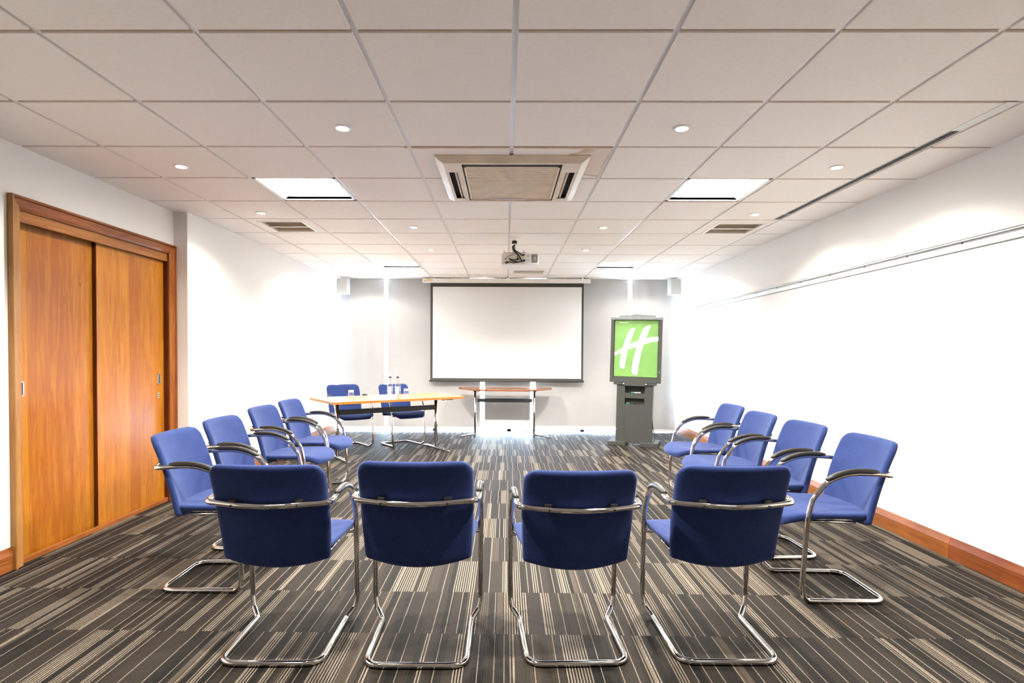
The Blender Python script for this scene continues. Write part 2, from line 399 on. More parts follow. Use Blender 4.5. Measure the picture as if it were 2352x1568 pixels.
# ceiling: plane of the grid with tegular tiles hanging 8 mm below it
AX, AY = .029, 2.164
PANELS = {(-3, 3), (2, 3), (-3, 9), (2, 9)}
FILL_PANELS = {(-3, -3), (2, -3)}
VENTS = {(-4, 5): (-2.262, -1.885, 5.285, 5.705), (3, 5): (1.952, 2.350, 5.318, 5.725), (0, 10): (.115, .545, 8.34, 8.60)}
bm = B(); G2 = .012
def cx(i): return AX + .6 * i
def cy(j): return AY + .6 * j
for i in range(-5, 5):
    for j in range(-8, 12):
        x0, x1, y0, y1 = cx(i), cx(i + 1), cy(j), cy(j + 1)
        x0 = max(x0, XL - .05); x1 = min(x1, XR + .05); y1 = min(y1, YB + .2)
        if (i, j) in PANELS or (i, j) in FILL_PANELS: continue
        a = (x0 + G2 if x0 == cx(i) else x0, x1 - G2 if x1 == cx(i + 1) else x1, y0 + G2, y1 - G2)
        if (i, j) in VENTS:
            v = VENTS[(i, j)]
            box(bm, a[0], a[1], a[2], v[2], H - .008, H + .012); box(bm, a[0], a[1], v[3], a[3], H - .008, H + .012)
            box(bm, a[0], v[0], v[2], v[3], H - .008, H + .012); box(bm, v[1], a[1], v[2], v[3], H - .008, H + .012)
        else: box(bm, *a, H - .008, H + .012)
for i in range(-4, 5): box(bm, cx(i) - G2, cx(i) + G2, YF, YB + .2, H, H + .03, 1)
for j in range(-8, 13): box(bm, XL, XR, min(cy(j) - G2, YB + .1), min(cy(j) + G2, YB + .2), H + .0003, H + .028, 2)
box(bm, -3.3, 3.1, YF - .1, 9.7, H + .28, H + .32)
# wall angle
box(bm, XR - .018, XR, YF, 9.4, H - .0005, H + .02, 1); box(bm, XL, XL + .018, YF, 4.925, H - .0005, H + .02, 1)
box(bm, XL2, XL2 + .018, 4.925, 9.4, H - .0005, H + .02, 1)
struct('ceiling', bm, [M['tile'], M['grid'], M['tan']])

# ------------------------------------------------------------------ window wall behind the blinds
bm = B()
for x in (-2.85, -1.15, .06, 1.25, 2.80): box(bm, x - .03, x + .03, 9.36, 9.44, 0, H + .05)
box(bm, -2.9, 2.9, 9.36, 9.44, 0, .035); box(bm, -2.9, 2.9, 9.36, 9.44, H - .03, H + .3)
win = struct('window_1', bm, M['white'])
for a, b_ in ((-2.82, -1.18), (-1.12, .03), (.09, 1.22), (1.28, 2.77)):
    bm = B(); box(bm, a, b_, 9.396, 9.404, .035, H - .03); obj('pane', bm, M['glass'], win)
bm = B(); box(bm, -3.4, 3.2, 9.46, 9.6, -.05, .0); struct('trim_4', bm, M['white'])
# roller blinds
def blind(x0, x1, zb, label):
    t = thing('roller_blind', label, 'blind', ((x0 + x1) / 2, YB, 0), 0, 'roller blinds along the back wall')
    w_ = (x1 - x0) / 2
    bm = B(); n = 16
    for k in range(2):
        yy = -.0012 if k == 0 else .0012
    vs_ = []
    for i in range(n + 1):
        x = -w_ + 2 * w_ * i / n; yy = .004 * math.sin(i * 1.3 + x0 * 3)
        vs_.append((x, yy))
    poly = [(x, y - .0008) for x, y in vs_] + [(x, y + .0008) for x, y in vs_[::-1]]
    extr(bm, poly, zb + .02, H - .004); obj('blind_fabric', bm, M['blind'], t, smooth='auto')
    bm = B(); box(bm, -w_, w_, -.006, .010, zb, zb + .028); obj('bottom_bar', bm, M['white'], t, bevel=.002)
blind(-2.692, -1.958, .045, 'leftmost tall roller blind, pale grey, beside the left wall speaker')
blind(-1.898, -.408, .045, 'wide pale grey roller blind behind the rectangular table and left part of the screen')
blind(-.338, .402, .165, 'narrow roller blind behind the screen, hanging shortest above the glowing floor gap')
blind(.482, 1.963, .070, 'wide pale grey roller blind behind the right part of the screen and the lectern')
blind(2.022, 2.738, .022, 'rightmost roller blind, pale grey, between the lectern and the right wall')

# ------------------------------------------------------------------ baseboards
def bb(bm, x, y0, y1, s, m0=0):
    # s: +1 board stands proud towards +x
    t = .018
    def prof(yy): return [(x, yy, 0), (x + s * t, yy, 0), (x + s * t, yy, .080), (x + s * (t - .004), yy, .082), (x + s * (t - .004), yy, .084), (x + s * t, yy, .087), (x + s * .004, yy, .132), (x, yy, .132)]
    a = [bm.verts.new(p) for p in prof(y0)]; b_ = [bm.verts.new(p) for p in prof(y1)]
    n = len(a)
    for i in range(n): bm.faces.new((a[i], a[(i + 1) % n], b_[(i + 1) % n], b_[i])).material_index = m0
    bm.faces.new(a).material_index = m0; bm.faces.new(b_).material_index = m0
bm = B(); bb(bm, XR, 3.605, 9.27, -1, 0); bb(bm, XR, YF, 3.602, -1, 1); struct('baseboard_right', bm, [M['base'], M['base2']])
bm = B(); bb(bm, XL, YF, 3.268, 1, 0); bb(bm, XL2, 4.935, 9.27, 1, 0); struct('baseboard_left', bm, [M['base']])

# ------------------------------------------------------------------ sliding doors, casing
def prism_y(bm, prof, y0, y1, mi=0):
    a = [bm.verts.new((x, y0, z)) for x, z in prof]; b_ = [bm.verts.new((x, y1, z)) for x, z in prof]
    n = len(prof)
    for i in range(n): bm.faces.new((a[i], a[(i + 1) % n], b_[(i + 1) % n], b_[i])).material_index = mi
    bm.faces.new(a).material_index = mi; bm.faces.new(b_).material_index = mi
# vertical casing pieces with a raised outer bead
bm = B()
def casing_v(bm, ya, yb_, zt, s, mi=0):   # s=+1: outer edge at ya
    W_ = yb_ - ya
    pr = [(0, 0), (.030, 0), (.034, .004), (.034, .014), (.022, .020), (.020, .060), (.014, .072), (.010, .078), (0, .078)]
    P = [(XL + dx, (ya + dy) if s > 0 else (yb_ - dy)) for dx, dy in pr]
    a = [bm.verts.new((x, y, 0)) for x, y in P]
    # mitred top: height follows the distance from the outer edge
    b_ = [bm.verts.new((x, y, zt - dy)) for (x, y), (dx, dy) in zip(P, pr)]
    n = len(P)
    for i in range(n): bm.faces.new((a[i], a[(i + 1) % n], b_[(i + 1) % n], b_[i])).material_index = mi
    bm.faces.new(a).material_index = mi; bm.faces.new(b_).material_index = mi
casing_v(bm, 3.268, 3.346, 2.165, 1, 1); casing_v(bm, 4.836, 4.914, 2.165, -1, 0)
# head of the casing
pr = [(0, 0), (.030, 0), (.034, .004), (.034, .014), (.022, .020), (.020, .060), (.014, .072), (.010, .078), (0, .078)]
a = [bm.verts.new((XL + dx, 3.268 + dy, 2.165 - dy)) for dx, dy in pr]; b_ = [bm.verts.new((XL + dx, 4.914 - dy, 2.165 - dy)) for dx, dy in pr]
for i in range(len(pr)): bm.faces.new((a[i], a[(i + 1) % len(pr)], b_[(i + 1) % len(pr)], b_[i])).material_index = 2
bm.faces.new(a).material_index = 2; bm.faces.new(b_).material_index = 2
# jamb linings
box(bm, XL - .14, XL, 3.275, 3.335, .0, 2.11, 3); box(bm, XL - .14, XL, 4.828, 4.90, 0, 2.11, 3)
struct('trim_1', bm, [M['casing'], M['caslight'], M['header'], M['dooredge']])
bm = B(); box(bm, XL - .022, XL - .002, 3.336, 4.827, 2.022, 2.10, 0); box(bm, XL - .14, XL - .002, 3.336, 4.827, 2.10, 2.155, 0); struct('trim_2', bm, M['headlight'])
bm = B(); box(bm, XL - .028, XL - .004, 3.347, 4.827, 0, .032); struct('trim_3', bm, M['base'], bevel=.002)
bm = B(); box(bm, XL - .085, XL - .062, 3.336, 4.06, .012, 2.06); d1 = struct('door_1', bm, M['door'])
bm = B(); box(bm, XL - .058, XL - .034, 4.032, 4.827, .012, 2.06, 0); box(bm, XL - .059, XL - .0335, 4.028, 4.033, .012, 2.06, 1); d2 = struct('door_2', bm, [M['door'], M['dooredge']])
def flush_handle(parent, x, y, z, hh=.09, ww=.045):
    bm = B()
    for (a0, a1, c0, c1) in ((-ww / 2, ww / 2, hh / 2 - .007, hh / 2), (-ww / 2, ww / 2, -hh / 2, -hh / 2 + .007), (-ww / 2, -ww / 2 + .008, -hh / 2, hh / 2), (ww / 2 - .008, ww / 2, -hh / 2, hh / 2)):
        box(bm, x, x + .003, y + a0, y + a1, z + c0, z + c1)
    box(bm, x, x + .0008, y - ww / 2, y + ww / 2, z - hh / 2, z + hh / 2, 1)
    o = obj('flush_handle', bm, [M['alu'], M['darkbar']], parent)
flush_handle(d1, XL - .062, 3.428, 1.035, ww=.034); flush_handle(d2, XL - .034, 4.757, 1.037, ww=.038)
bm = B(); box(bm, XL - .034, XL - .031, 4.735, 4.758, .878, .925, 0); box(bm, XL - .031, XL - .0305, 4.743, 4.751, .905, .914, 1); box(bm, XL - .031, XL - .0305, 4.743, 4.751, .887, .897, 1)
obj('keyhole_plate', bm, [M['alu'], M['black']], d2)

# ------------------------------------------------------------------ display rail on the right wall
t = thing('display_rail', 'long horizontal aluminium display rail high on the right wall', 'rail', (XR, 5.5, 1.94))
def railpart(y0, y1):
    bm = B()
    X0 = 0
    box(bm, -.008, 0, y0, y1, -.030, .020); box(bm, -.026, 0, y0, y1, .026, .031); box(bm, -.006, 0, y0, y1, .018, .032)
    box(bm, -.026, -.022, y0, y1, .018, .030)
    o = obj('rail_section', bm, M['railw'], t)
    bm = B(); box(bm, -.022, -.0062, y0, y1, .019, .0255); box(bm, -.0065, 0, y0, y1, -.034, -.0302); obj('groove', bm, M['groove'], o)
    return o
railpart(-5.2, 0.0); railpart(.012, 2.98)
for k in range(12):
    yy = -2.9 + k * .48
    bm = B(); box(bm, -.011, -.008, yy - .004, yy + .004, .006, .015); obj('rail_clip', bm, M['darkbar'], t)

# ------------------------------------------------------------------ ceiling fixtures
def light_panel(loc, label, k=1.0, mtl=None):
    t = thing('ceiling_light', label, 'light', loc, 0, 'square fluorescent ceiling lights')
    bm = B(); h = .288
    for (x0, x1, y0, y1) in ((-h, h, -h, -h + .02), (-h, h, h - .02, h), (-h, -h + .02, -h, h), (h - .02, h, -h, h)):
        box(bm, x0, x1, y0, y1, -.004, .02)
    obj('frame', bm, M['white'], t)
    bm = B()
    i0, i1 = h - .02, h - .075
    quad(bm, [(-i0, -i0, 0), (-i0, i0, 0), (-i1, i0, .05), (-i1, -i0, .05)]); quad(bm, [(i0, -i0, 0), (i0, i0, 0), (i1, i0, .05), (i1, -i0, .05)])
    quad(bm, [(-i0, -i0, 0), (i0, -i0, 0), (i0, -i0, .05), (-i0, -i0, .05)]); quad(bm, [(-i0, i0, 0), (i0, i0, 0), (i0, i0, .05), (-i0, i0, .05)])
    box(bm, -h, h, -h, h, .06, .08)
    obj('reflector', bm, M['white'], t)
    bm = B(); box(bm, -i1, i1, -i0, i0, .044, .05); obj('diffuser', bm, mtl or M['tube'], t)
    return t
light_panel((-1.471, 4.264, H), 'glowing square ceiling light above the left chairs, nearest on the left')
light_panel((1.529, 4.264, H), 'glowing square ceiling light nearest on the right, ahead of the long dark slot')
light_panel((-1.471, 7.864, H), 'far left glowing square ceiling light near the screen wall')
light_panel((1.529, 7.864, H), 'far right glowing square ceiling light above the lectern')
if BACK_FILL:  # extra panels out of view, added to fill the room with light
    mb = emis('fill_diffuser', (1, .985, .95), PANEL * BACK_FILL)
    for x in (-1.471, 1.529):
        light_panel((x, .664, H), 'unseen square fill panel added to the ceiling behind the viewpoint', mtl=mb)

def downlight_proto():
    t = thing('downlight', '', 'downlight', (0, 0, 0))
    bm = B(); lathe(bm, [(.031, -.004), (.033, -.007), (.043, -.007), (.047, -.003), (.047, .0), (.031, 0)], n=28); lathe(bm, [(.031, -.005), (.027, -.002), (.026, .0)], n=28)
    obj('bezel', bm, M['white'], t, smooth='auto')
    bm = B(); lathe(bm, [(0, -.0075), (.012, -.007), (.024, -.0045), (.026, -.001), (0, -.001)], n=24); obj('bulb', bm, M['lamp'], t, smooth=True)
    return t
DL = [(-.875, 3.08, 'halogen downlight in the ceiling, nearest left of the air conditioner'), (.925, 3.08, 'halogen downlight in the ceiling, nearest right of the air conditioner'),
      (-2.10, 3.715, 'halogen downlight closest to the wooden sliding doors'), (2.10, 3.71, 'halogen downlight beside the near end of the long dark ceiling slot'),
      (-2.105, 4.945, 'halogen downlight just before the left square air vent'), (2.113, 4.945, 'halogen downlight just before the right square air vent'),
      (-.88, 5.485, 'halogen downlight left of centre, between the air conditioner and the projector'), (.918, 5.482, 'halogen downlight right of centre, between the air conditioner and the projector'),
      (-.875, 6.69, 'small downlight left of the projector'), (.918, 6.67, 'small downlight right of the projector'),
      (-2.103, 7.37, 'small downlight left of the far left square light'), (2.146, 7.37, 'small downlight right of the far right square light'),
      (-2.12, 8.66, 'small downlight closest to the left wall speaker'), (2.145, 8.61, 'small downlight closest to the right wall speaker'),
      (-.9, 1.88, 'halogen downlight nearest overhead on the left, at the top edge'), (.93, 1.88, 'halogen downlight nearest overhead on the right, at the top edge')]
sp = bpy.data.lights.new('halogen_beam', 'SPOT'); sp.energy = SPOT; sp.color = (1, .92, .82); sp.spot_size = R(146); sp.spot_blend = .35; sp.shadow_soft_size = .03
sp2 = sp.copy(); sp2.energy = SPOT_SIDE
dp = None
for x, y, lab in DL:
    if dp is None: dp = downlight_proto(); dp.location = (x, y, H - .008); dp['label'] = lab; dp['group'] = 'round halogen downlights'; o = dp
    else: o = dup(dp, (x, y, H - .008), 0, lab, 'round halogen downlights')
    L_ = bpy.data.objects.new('halogen_beam', sp2 if abs(x) > 1.5 else sp); C.objects.link(L_); L_.location = (x, y, H - .024)

# square air vents
def vent(key, label, slot=True):
    x0, x1, y0, y1 = VENTS[key]; cx_, cy_ = (x0 + x1) / 2, (y0 + y1) / 2
    t = thing('air_vent', label, 'air vent', (cx_, cy_, H - .008), 0, 'square ceiling air vents')
    hx, hy = (x1 - x0) / 2, (y1 - y0) / 2
    bm = B(); f = .025
    for a in ((-hx - f, hx + f, -hy - f, -hy), (-hx - f, hx + f, hy, hy + f), (-hx - f, -hx, -hy, hy), (hx, hx + f, -hy, hy), (-hx, hx, -.008, .012)):
        box(bm, *a, -.004, .004)
    obj('vent_frame', bm, M['white'], t, bevel=.001)
    bm = B()
    for k in range(9):
        for s in (-1, 1):
            yy = -hy + .012 + k * (hy - .03) / 8 if s < 0 else .022 + k * (hy - .03) / 8
            quad(bm, [(-hx, yy, .012), (hx, yy, .012), (hx, yy + .020, .030), (-hx, yy + .020, .030)])
    obj('slats', bm, M['grillew'], t)
    bm = B(); box(bm, -hx, hx, -hy, hy, .05, .055, 0)
    for q in ((-hx, -hx + .001, -hy, hy), (hx - .001, hx, -hy, hy), (-hx, hx, -hy, -hy + .001), (-hx, hx, hy - .001, hy)): box(bm, *q, .004, .05, 0)
    obj('duct', bm, M['grille'], t)
vent((-4, 5), 'square beige slatted ceiling vent on the left, over the door-side chairs')
vent((3, 5), 'square beige slatted ceiling vent on the right, past the dark slot')
vent((0, 10), 'small pale ceiling vent just behind the projector')

# long slot on the right
t = thing('slot_diffuser', 'long thin black linear air slot in the right of the ceiling', 'air slot', (2.386, 4.1, H - .008))
bm = B(); box(bm, -.031, -.026, -1.34, 1.04, -.003, 0); box(bm, .026, .031, -1.34, 1.04, -.003, 0); box(bm, -.026, .026, 1.032, 1.04, -.003, 0); box(bm, -.026, .026, .835, .845, -.003, 0); obj('flange', bm, M['white'], t)
bm = B(); box(bm, -.026, .026, -.99, .835, -.0012, 0); box(bm, -.026, .026, .845, 1.032, -.0012, 0); obj('dark_channel', bm, M['darkbar'], t)
bm = B(); box(bm, -.002, .002, -.99, .835, -.003, -.0012)
for k in range(6): box(bm, -.012, .012, -.9 + k * .33, -.89 + k * .33, -.0026, -.0012)
obj('deflector', bm, M['black'], t)
bm = B(); box(bm, -.026, .026, -1.34, -.99, -.0035, 0); obj('cover_plate', bm, M['white'], t)

# ceiling cassette air conditioner
AC = thing('air_conditioner', 'beige ceiling cassette air conditioner with slatted centre grille', 'air conditioner', (.033, 3.985, H - .0085))
bm = B()
o_, i_, zt, zb = .475, .415, 0, -.035
ys = .488
def ring(bm, xo, yo, z0, xi, yi, z1, mi=0):
    A = [(-xo, -yo, z0), (xo, -yo, z0), (xo, yo, z0), (-xo, yo, z0)]; Bq = [(-xi, -yi, z1), (xi, -yi, z1), (xi, yi, z1), (-xi, yi, z1)]
    for k in range(4): quad(bm, [A[k], A[(k + 1) % 4], Bq[(k + 1) % 4], Bq[k]], mi)
ring(bm, .475, .488, 0, .475, .488, -.006); ring(bm, .475, .488, -.006, .425, .44, zb)
gx, gy = .312, .418     # grille opening
sx0, sx1, sy0, sy1 = .338, .405, -.262, .362
# face with openings
def face(x0, x1, y0, y1): box(bm, x0, x1, y0, y1, zb, zb + .004)
face(-.425, .425, -.44, -gy); face(-.425, .425, gy, .44)
for s in (-1, 1):
    f = lambda a, b_: (min(a * s, b_ * s), max(a * s, b_ * s))
    face(*f(gx, sx0), -gy, gy); face(*f(sx1, .425), -gy, gy); face(*f(sx0, sx1), -gy, sy0); face(*f(sx0, sx1), sy1, gy)
obj('cassette_panel', bm, M['acbeige'], AC)
bm = B(); box(bm, -.42, .42, -.43, .43, -.006, -.003); box(bm, -.312, .312, -.418, -.366, -.031, -.029); box(bm, -.312, -.304, -.418, .418, -.031, -.029); box(bm, .304, .312, -.418, .418, -.031, -.029); obj('cavity_shade', bm, M['black'], AC)  # near-flush black strips stand in for the shadow gap round the grille
bm = B()
for k in range(34):
    yy = -.350 + k * (.740 / 33)
    box(bm, -.296, .296, yy, yy + .013, -.030, -.022)
for q in ((-.302, -.290, -.362, .400), (.290, .302, -.362, .400), (-.302, .302, -.362, -.350), (-.302, .302, .388, .400)): box(bm, *q, -.033, -.020)
box(bm, -.298, .298, -.36, .398, -.021, -.018)
obj('intake_grille', bm, M['grille'], AC)
bm = B(); box(bm, -.16, .12, .376, .390, -.035, -.033); obj('grille_catch', bm, M['white'], AC)
for s in (-1, 1):
    bm = B(); quad(bm, [(s * (sx0 + .030), sy0, -.034), (s * (sx0 + .030), sy1, -.034), (s * (sx0 + .014), sy1, -.010), (s * (sx0 + .014), sy0, -.010)])
    box(bm, min(s * sx0, s * (sx0 + .012)), max(s * sx0, s * (sx0 + .012)), sy0, sy1, -.03, -.012)
    obj('air_louvre', bm, M['acbeige'], AC)

# ------------------------------------------------------------------ projector
PJ = thing('projector', 'white ceiling projector on a short pole with tangled black cables', 'projector', (.14, 5.98, 2.165))
bm = B(); box(bm, -.19, .19, -.13, .17, 0, .115); obj('projector_body', bm, M['whitep'], PJ, bevel=.012)
bm = B(); box(bm, -.180, .045, -.133, -.128, .012, .105); obj('connector_panel', bm, M['panelbeige'], PJ)
bm = B()
for r_ in range(9):
    for c_ in range(7):
        if 2 < c_ < 5 and 2 < r_ < 6: continue
        box(bm, .118 + c_ * .009, .123 + c_ * .009, -.1335, -.128, .020 + r_ * .0095, .026 + r_ * .0095)
obj('vent_grille', bm, M['darkbar'], PJ)
for q in ((.068, .094, .030, .055), (.070, .100, .075, .095)):
    bm = B(); box(bm, q[0], q[1], -.1325, -.128, q[2], q[3]); obj('switch', bm, M['grillew'], PJ)
bm = B(); cyl(bm, (.05, .20), .035, .03, -.0, .0, caps=(0, 0)) if False else None
m4 = Matrix.Translation((.1, .17, .06)) @ Matrix.Rotation(-PI / 2, 4, 'X'); bm2 = bm; cyl(bm2, (0, 0), .035, .033, 0, .03); bmesh.ops.transform(bm2, matrix=m4, verts=bm2.verts); obj('lens', bm2, M['blackp'], PJ, smooth='auto')
bm = B(); cyl(bm, (-.055, -.0), .018, .018, .13, H - 2.165 - .012); cyl(bm, (-.055, 0), .05, .05, H - 2.165 - .022, H - 2.165 - .008); obj('pole', bm, M['whitep'], PJ, smooth='auto')
bm = B(); cyl(bm, (-.055, 0), .026, .026, .232, .262); obj('cable_clamp', bm, M['blackp'], PJ, smooth='auto')
bm = B(); box(bm, -.17, .06, -.09, .09, .122, .128)
for x in (-.16, -.07, .04): cyl(bm, (x, -.07), .006, .006, .112, .15)
obj('mount_plate', bm, M['grillew'], PJ)
def cab(pts, r, yy=-.145):
    P = [((1140 + a / 14.26 - 1162) / 228 - .14, yy if not isinstance(q, tuple) else q[0], 1.263 + (811 - (530 + b_ / 14.26)) / 228 - 2.165) for (a, b_, *q) in pts]
    P = [((1140 + p[0] / 14.26 - 1162) / 228 - .14, (p[2] if len(p) > 2 else yy), 1.263 + (811 - (530 + p[1] / 14.26)) / 228 - 2.165) for p in pts]
    bm = B(); tube(bm, rounded(P, .05, seg=5), r, 8); obj('cable', bm, M['blackp'], PJ, smooth=True)
cab([(590, 385, -.03), (525, 460, -.06), (550, 570, -.1), (640, 680, -.14)], .0095)
cab([(600, 385, -.035), (560, 470, -.07), (590, 580, -.11), (655, 670, -.145)], .006)
cab([(640, 670), (740, 800), (830, 985)], .0050)
cab([(650, 640), (760, 720), (830, 790)], .0045)
cab([(625, 690), (560, 760), (400, 800), (310, 860), (285, 930)], .0022)
cab([(645, 700), (680, 800), (700, 890)], .0028)
cab([(390, 890), (450, 890), (510, 960), (620, 990), (740, 1000), (860, 980)], .0048, -.15)
cab([(380, 1000), (300, 1000), (290, 1045), (360, 1040), (420, 1000), (560, 1030), (700, 1010), (860, 985)], .0052, -.158)
cab([(420, 930), (470, 950), (520, 920), (600, 930), (650, 940)], .005, -.147)
for q in ((.022, .046, -.16, .088, .100), (-.035, -.012, -.155, .046, .060), (.030, .050, -.165, .028, .046), (-.150, -.142, -.15, .050, .06)):
    bm = B(); box(bm, q[0], q[1], q[2], -.133, q[3], q[4]); obj('plug', bm, M['blackp'], PJ)

# ------------------------------------------------------------------ projection screen
S = thing('projection_screen', 'pulled-down white projection screen with black border on the back wall', 'screen', (.01, 9.16, 0))
bm = B(); box(bm, -1.335, 1.326, -.045, .045, 2.378, 2.446); obj('screen_housing', bm, M['whitep'], S, bevel=.008)
bm = B(); box(bm, -1.21, 1.222, -.001, .001, .835, 2.378); obj('screen_border', bm, M['scrborder'], S)
bm = B(); box(bm, -1.172, 1.190, -.0025, -.001, .868, 2.318); obj('screen_surface', bm, M['screen'], S)
bm = B(); tube(bm, [(-1.225, 0, .825), (1.237, 0, .825)], .015, 10); obj('weight_bar', bm, M['scrborder'], S)
bm = B(); box(bm, -1.265, -1.175, -.0465, -.045, 2.412, 2.428); obj('warning_sticker', bm, M['yellow'], S)
bm = B(); cyl(bm, (0, 0), .006, .006, 0, .003, 12); bmesh.ops.transform(bm, matrix=Matrix.Translation((-1.295, -.045, 2.405)) @ Matrix.Rotation(PI / 2, 4, 'X'), verts=bm.verts); obj('screw_cap', bm, M['black'], S)
for x in (-.86, .92):
    bm = B(); box(bm, x - .03, x + .03, -.03, .03, 2.446, H - .0085); obj('bracket', bm, M['acbeige'], S)

# ------------------------------------------------------------------ speakers
def speaker(loc, rz, label, sgn):
    t = thing('wall_speaker', label, 'speaker', loc, rz, 'white wall speakers')
    bm = B(); box(bm, -.09, .09, -.06, .06, -.125, .125); obj('cabinet', bm, M['white'], t, bevel=.006)
    bm = B(); box(bm, -.082, .082, -.0635, -.060, -.117, .117); obj('speaker_grille', bm, M['grillecloth'], t)
    bm = B(); box(bm, sgn * .09 if sgn > 0 else -.115, .115 if sgn > 0 else -.09, .0, .04, -.10, .10); box(bm, -.02, .02, .06, .10, -.03, .03); obj('bracket', bm, M['alu'], t)
speaker((-2.585, 9.14, 2.317), R(-4), 'small white box speaker in the upper left corner of the back wall', -1)
speaker((2.650, 9.12, 2.320), R(10), 'small white box speaker in the upper right corner of the back wall', 1)

# ------------------------------------------------------------------ wall socket
t = thing('wall_socket', 'white double wall socket low on the right wall behind the chairs', 'socket', (XR, 6.08, .285))
bm = B(); box(bm, -.009, 0, -.075, .075, -.043, .043); obj('face_plate', bm, M['socket'], t, bevel=.003)
for s in (-1, 1):
    yo = s * .037; bm = B()
    for q in ((-.003, .003, .010, .018), (-.014, -.007, -.014, -.010), (.007, .014, -.014, -.010)):
        bm = B(); box(bm, -.0098, -.009, yo + q[0], yo + q[1], q[2], q[3]); obj('pin_hole', bm, M['darkbar'], t)
    bm = B(); box(bm, -.0105, -.009, s * .012 - .004, s * .012 + .004, .022, .034); obj('switch', bm, M['white'], t)

# ------------------------------------------------------------------ chairs
def make_chair():
    t = thing('visitor_chair', '', 'chair', (0, 0, 0), 0)
    rr = .0125
    side = lambda s: [(s * .205, -.22, rr), (s * .207, .10, rr), (s * .208, .180, rr), (s * .240, .215, .050), (s * .2495, .226, .105), (s * .250, .205, .437), (s * .250, .183, .530), (s * .250, .143, .590), (s * .250, .108, .628), (s * .250, .040, .660), (s * .250, -.035, .674), (s * .250, -.140, .671), (s * .252, -.215, .665)]
    rad = [.075, .0, .03, .03, .06, .0, .0, .0, .0, .0, 0, 0, .045]
    Rr = side(1); Ls = side(-1)
    pts = Rr + [(.10, -.262, .662), (0, -.272, .660), (-.10, -.262, .662)] + Ls[::-1]
    rds = rad + [.2, .2, .2] + rad[::-1]
    # smooth the arc with Catmull-Rom on the arm
    P = rounded(pts, rds, True, 7)
    # subdivide the arm arcs
    Q = []
    n = len(P)
    for i in range(n):
        p0, p1, p2, p3 = P[(i - 1) % n], P[i], P[(i + 1) % n], P[(i + 2) % n]
        Q.append(p1)
        if (p2 - p1).length > .035 and p1.z > .3 and p2.z > .3:
            for k in range(1, 4):
                s = k / 4
                Q.append(.5 * ((2 * p1) + (p2 - p0) * s + (2 * p0 - 5 * p1 + 4 * p2 - p3) * s * s + (3 * p1 - p0 - 3 * p2 + p3) * s ** 3) if (p0 - p1).length > .02 and (p3 - p2).length > .02 and (p0 - p1).length < .2 and (p3 - p2).length < .2 else p1.lerp(p2, s))
    bm = B(); tube(bm, Q, rr, 14, True); obj('tubular_frame', bm, M['chrome'], t, smooth=True)
    # arm pads
    for s in (-1, 1):
        arm = [Vector(p) for p in ((s * .250, .143, .590), (s * .250, .108, .628), (s * .250, .040, .660), (s * .250, -.035, .674), (s * .250, -.140, .671), (s * .252, -.2, .667))]
        D = []
        for i in range(1, len(arm) - 2):
            p0, p1, p2, p3 = arm[i - 1:i + 3]
            for k in range(8):
                q = k / 8; D.append(.5 * ((2 * p1) + (p2 - p0) * q + (2 * p0 - 5 * p1 + 4 * p2 - p3) * q * q + (3 * p1 - p0 - 3 * p2 + p3) * q ** 3))
        D.append(arm[-2])
        O = []; rs = []
        for i, p in enumerate(D):
            tn = (D[min(i + 1, len(D) - 1)] - D[max(i - 1, 0)]).normalized(); nn = Vector((0, -tn.z, tn.y)); nn = nn if nn.z > 0 else -nn
            O.append(p + nn * .010); e = min(i, len(D) - 1 - i); rs.append(.0155 * min(1, .62 + e * .14))
        bm = B(); tube(bm, O, rs, 12, up=Vector((0, 0, 1))); obj('arm_pad', bm, M['blackp'], t, smooth=True)
    # backrest shell
    bm = B(); NU, NV = 36, 30
    def bpt(u, v, side_):
        # v 0 bottom .. 1 top ; u -1..1
        zt, zbm = .825, .402
        W_ = .222 + .010 * math.sin(v * 2.2)
        # non-linear v for dense rims
        vv = v
        z = zbm + (zt - zbm) * vv
        w_ = W_
        rt = .055
        dz = zt - z
        if dz < rt: w_ -= rt - math.sqrt(max(0, rt * rt - (rt - dz) ** 2))
        rb = .018; db = z - zbm
        if db < rb: w_ -= rb - math.sqrt(max(0, rb * rb - (rb - db) ** 2))
        x = u * w_
        z -= .028 * (1 - u * u) * (1 - vv) ** 2        # bottom edge drops at the middle
        yl = -.112 - .118 * vv - .016 * vv * vv + .012 * math.sin(vv * PI)   # lean
        bow = -.050 * (1 - (x / .235) ** 2) * (.75 + .25 * math.sin(vv * PI))
        # pillow thickness
        ed = min(w_ - abs(x), dz + 0 * 1, db + .0)
        e = .024; tt = .0205 * (math.sqrt(max(0, 1 - ((e - min(e, ed)) / e) ** 2)))
        front = side_ > 0
        y = yl + bow + (tt if front else -tt * .85)
        if front: y += .006 * math.sin(vv * PI) * (1 - u * u)
        return Vector((x, y + .0, z))
    def dens(k, n):      # cosine spacing
        return .5 - .5 * math.cos(PI * k / n)
    def dd(k, n): s = dens(k, n); return .55 * s + .45 * (k / n)
    F = [[bm.verts.new(bpt(2 * dd(i, NU) - 1, dd(j, NV), 1)) for i in range(NU + 1)] for j in range(NV + 1)]
    K = [[F[j][i] if (i in (0, NU) or j in (0, NV)) else bm.verts.new(bpt(2 * dd(i, NU) - 1, dd(j, NV), -1)) for i in range(NU + 1)] for j in range(NV + 1)]
    for j in range(NV):
        for i in range(NU):
            bm.faces.new((F[j][i], F[j][i + 1], F[j + 1][i + 1], F[j + 1][i]))
            try: bm.faces.new((K[j][i], K[j + 1][i], K[j + 1][i + 1], K[j][i + 1]))
            except ValueError: pass
    obj('backrest', bm, M['fabric'], t, smooth=True)
    # seat
    bm = B(); NU, NV = 34, 34
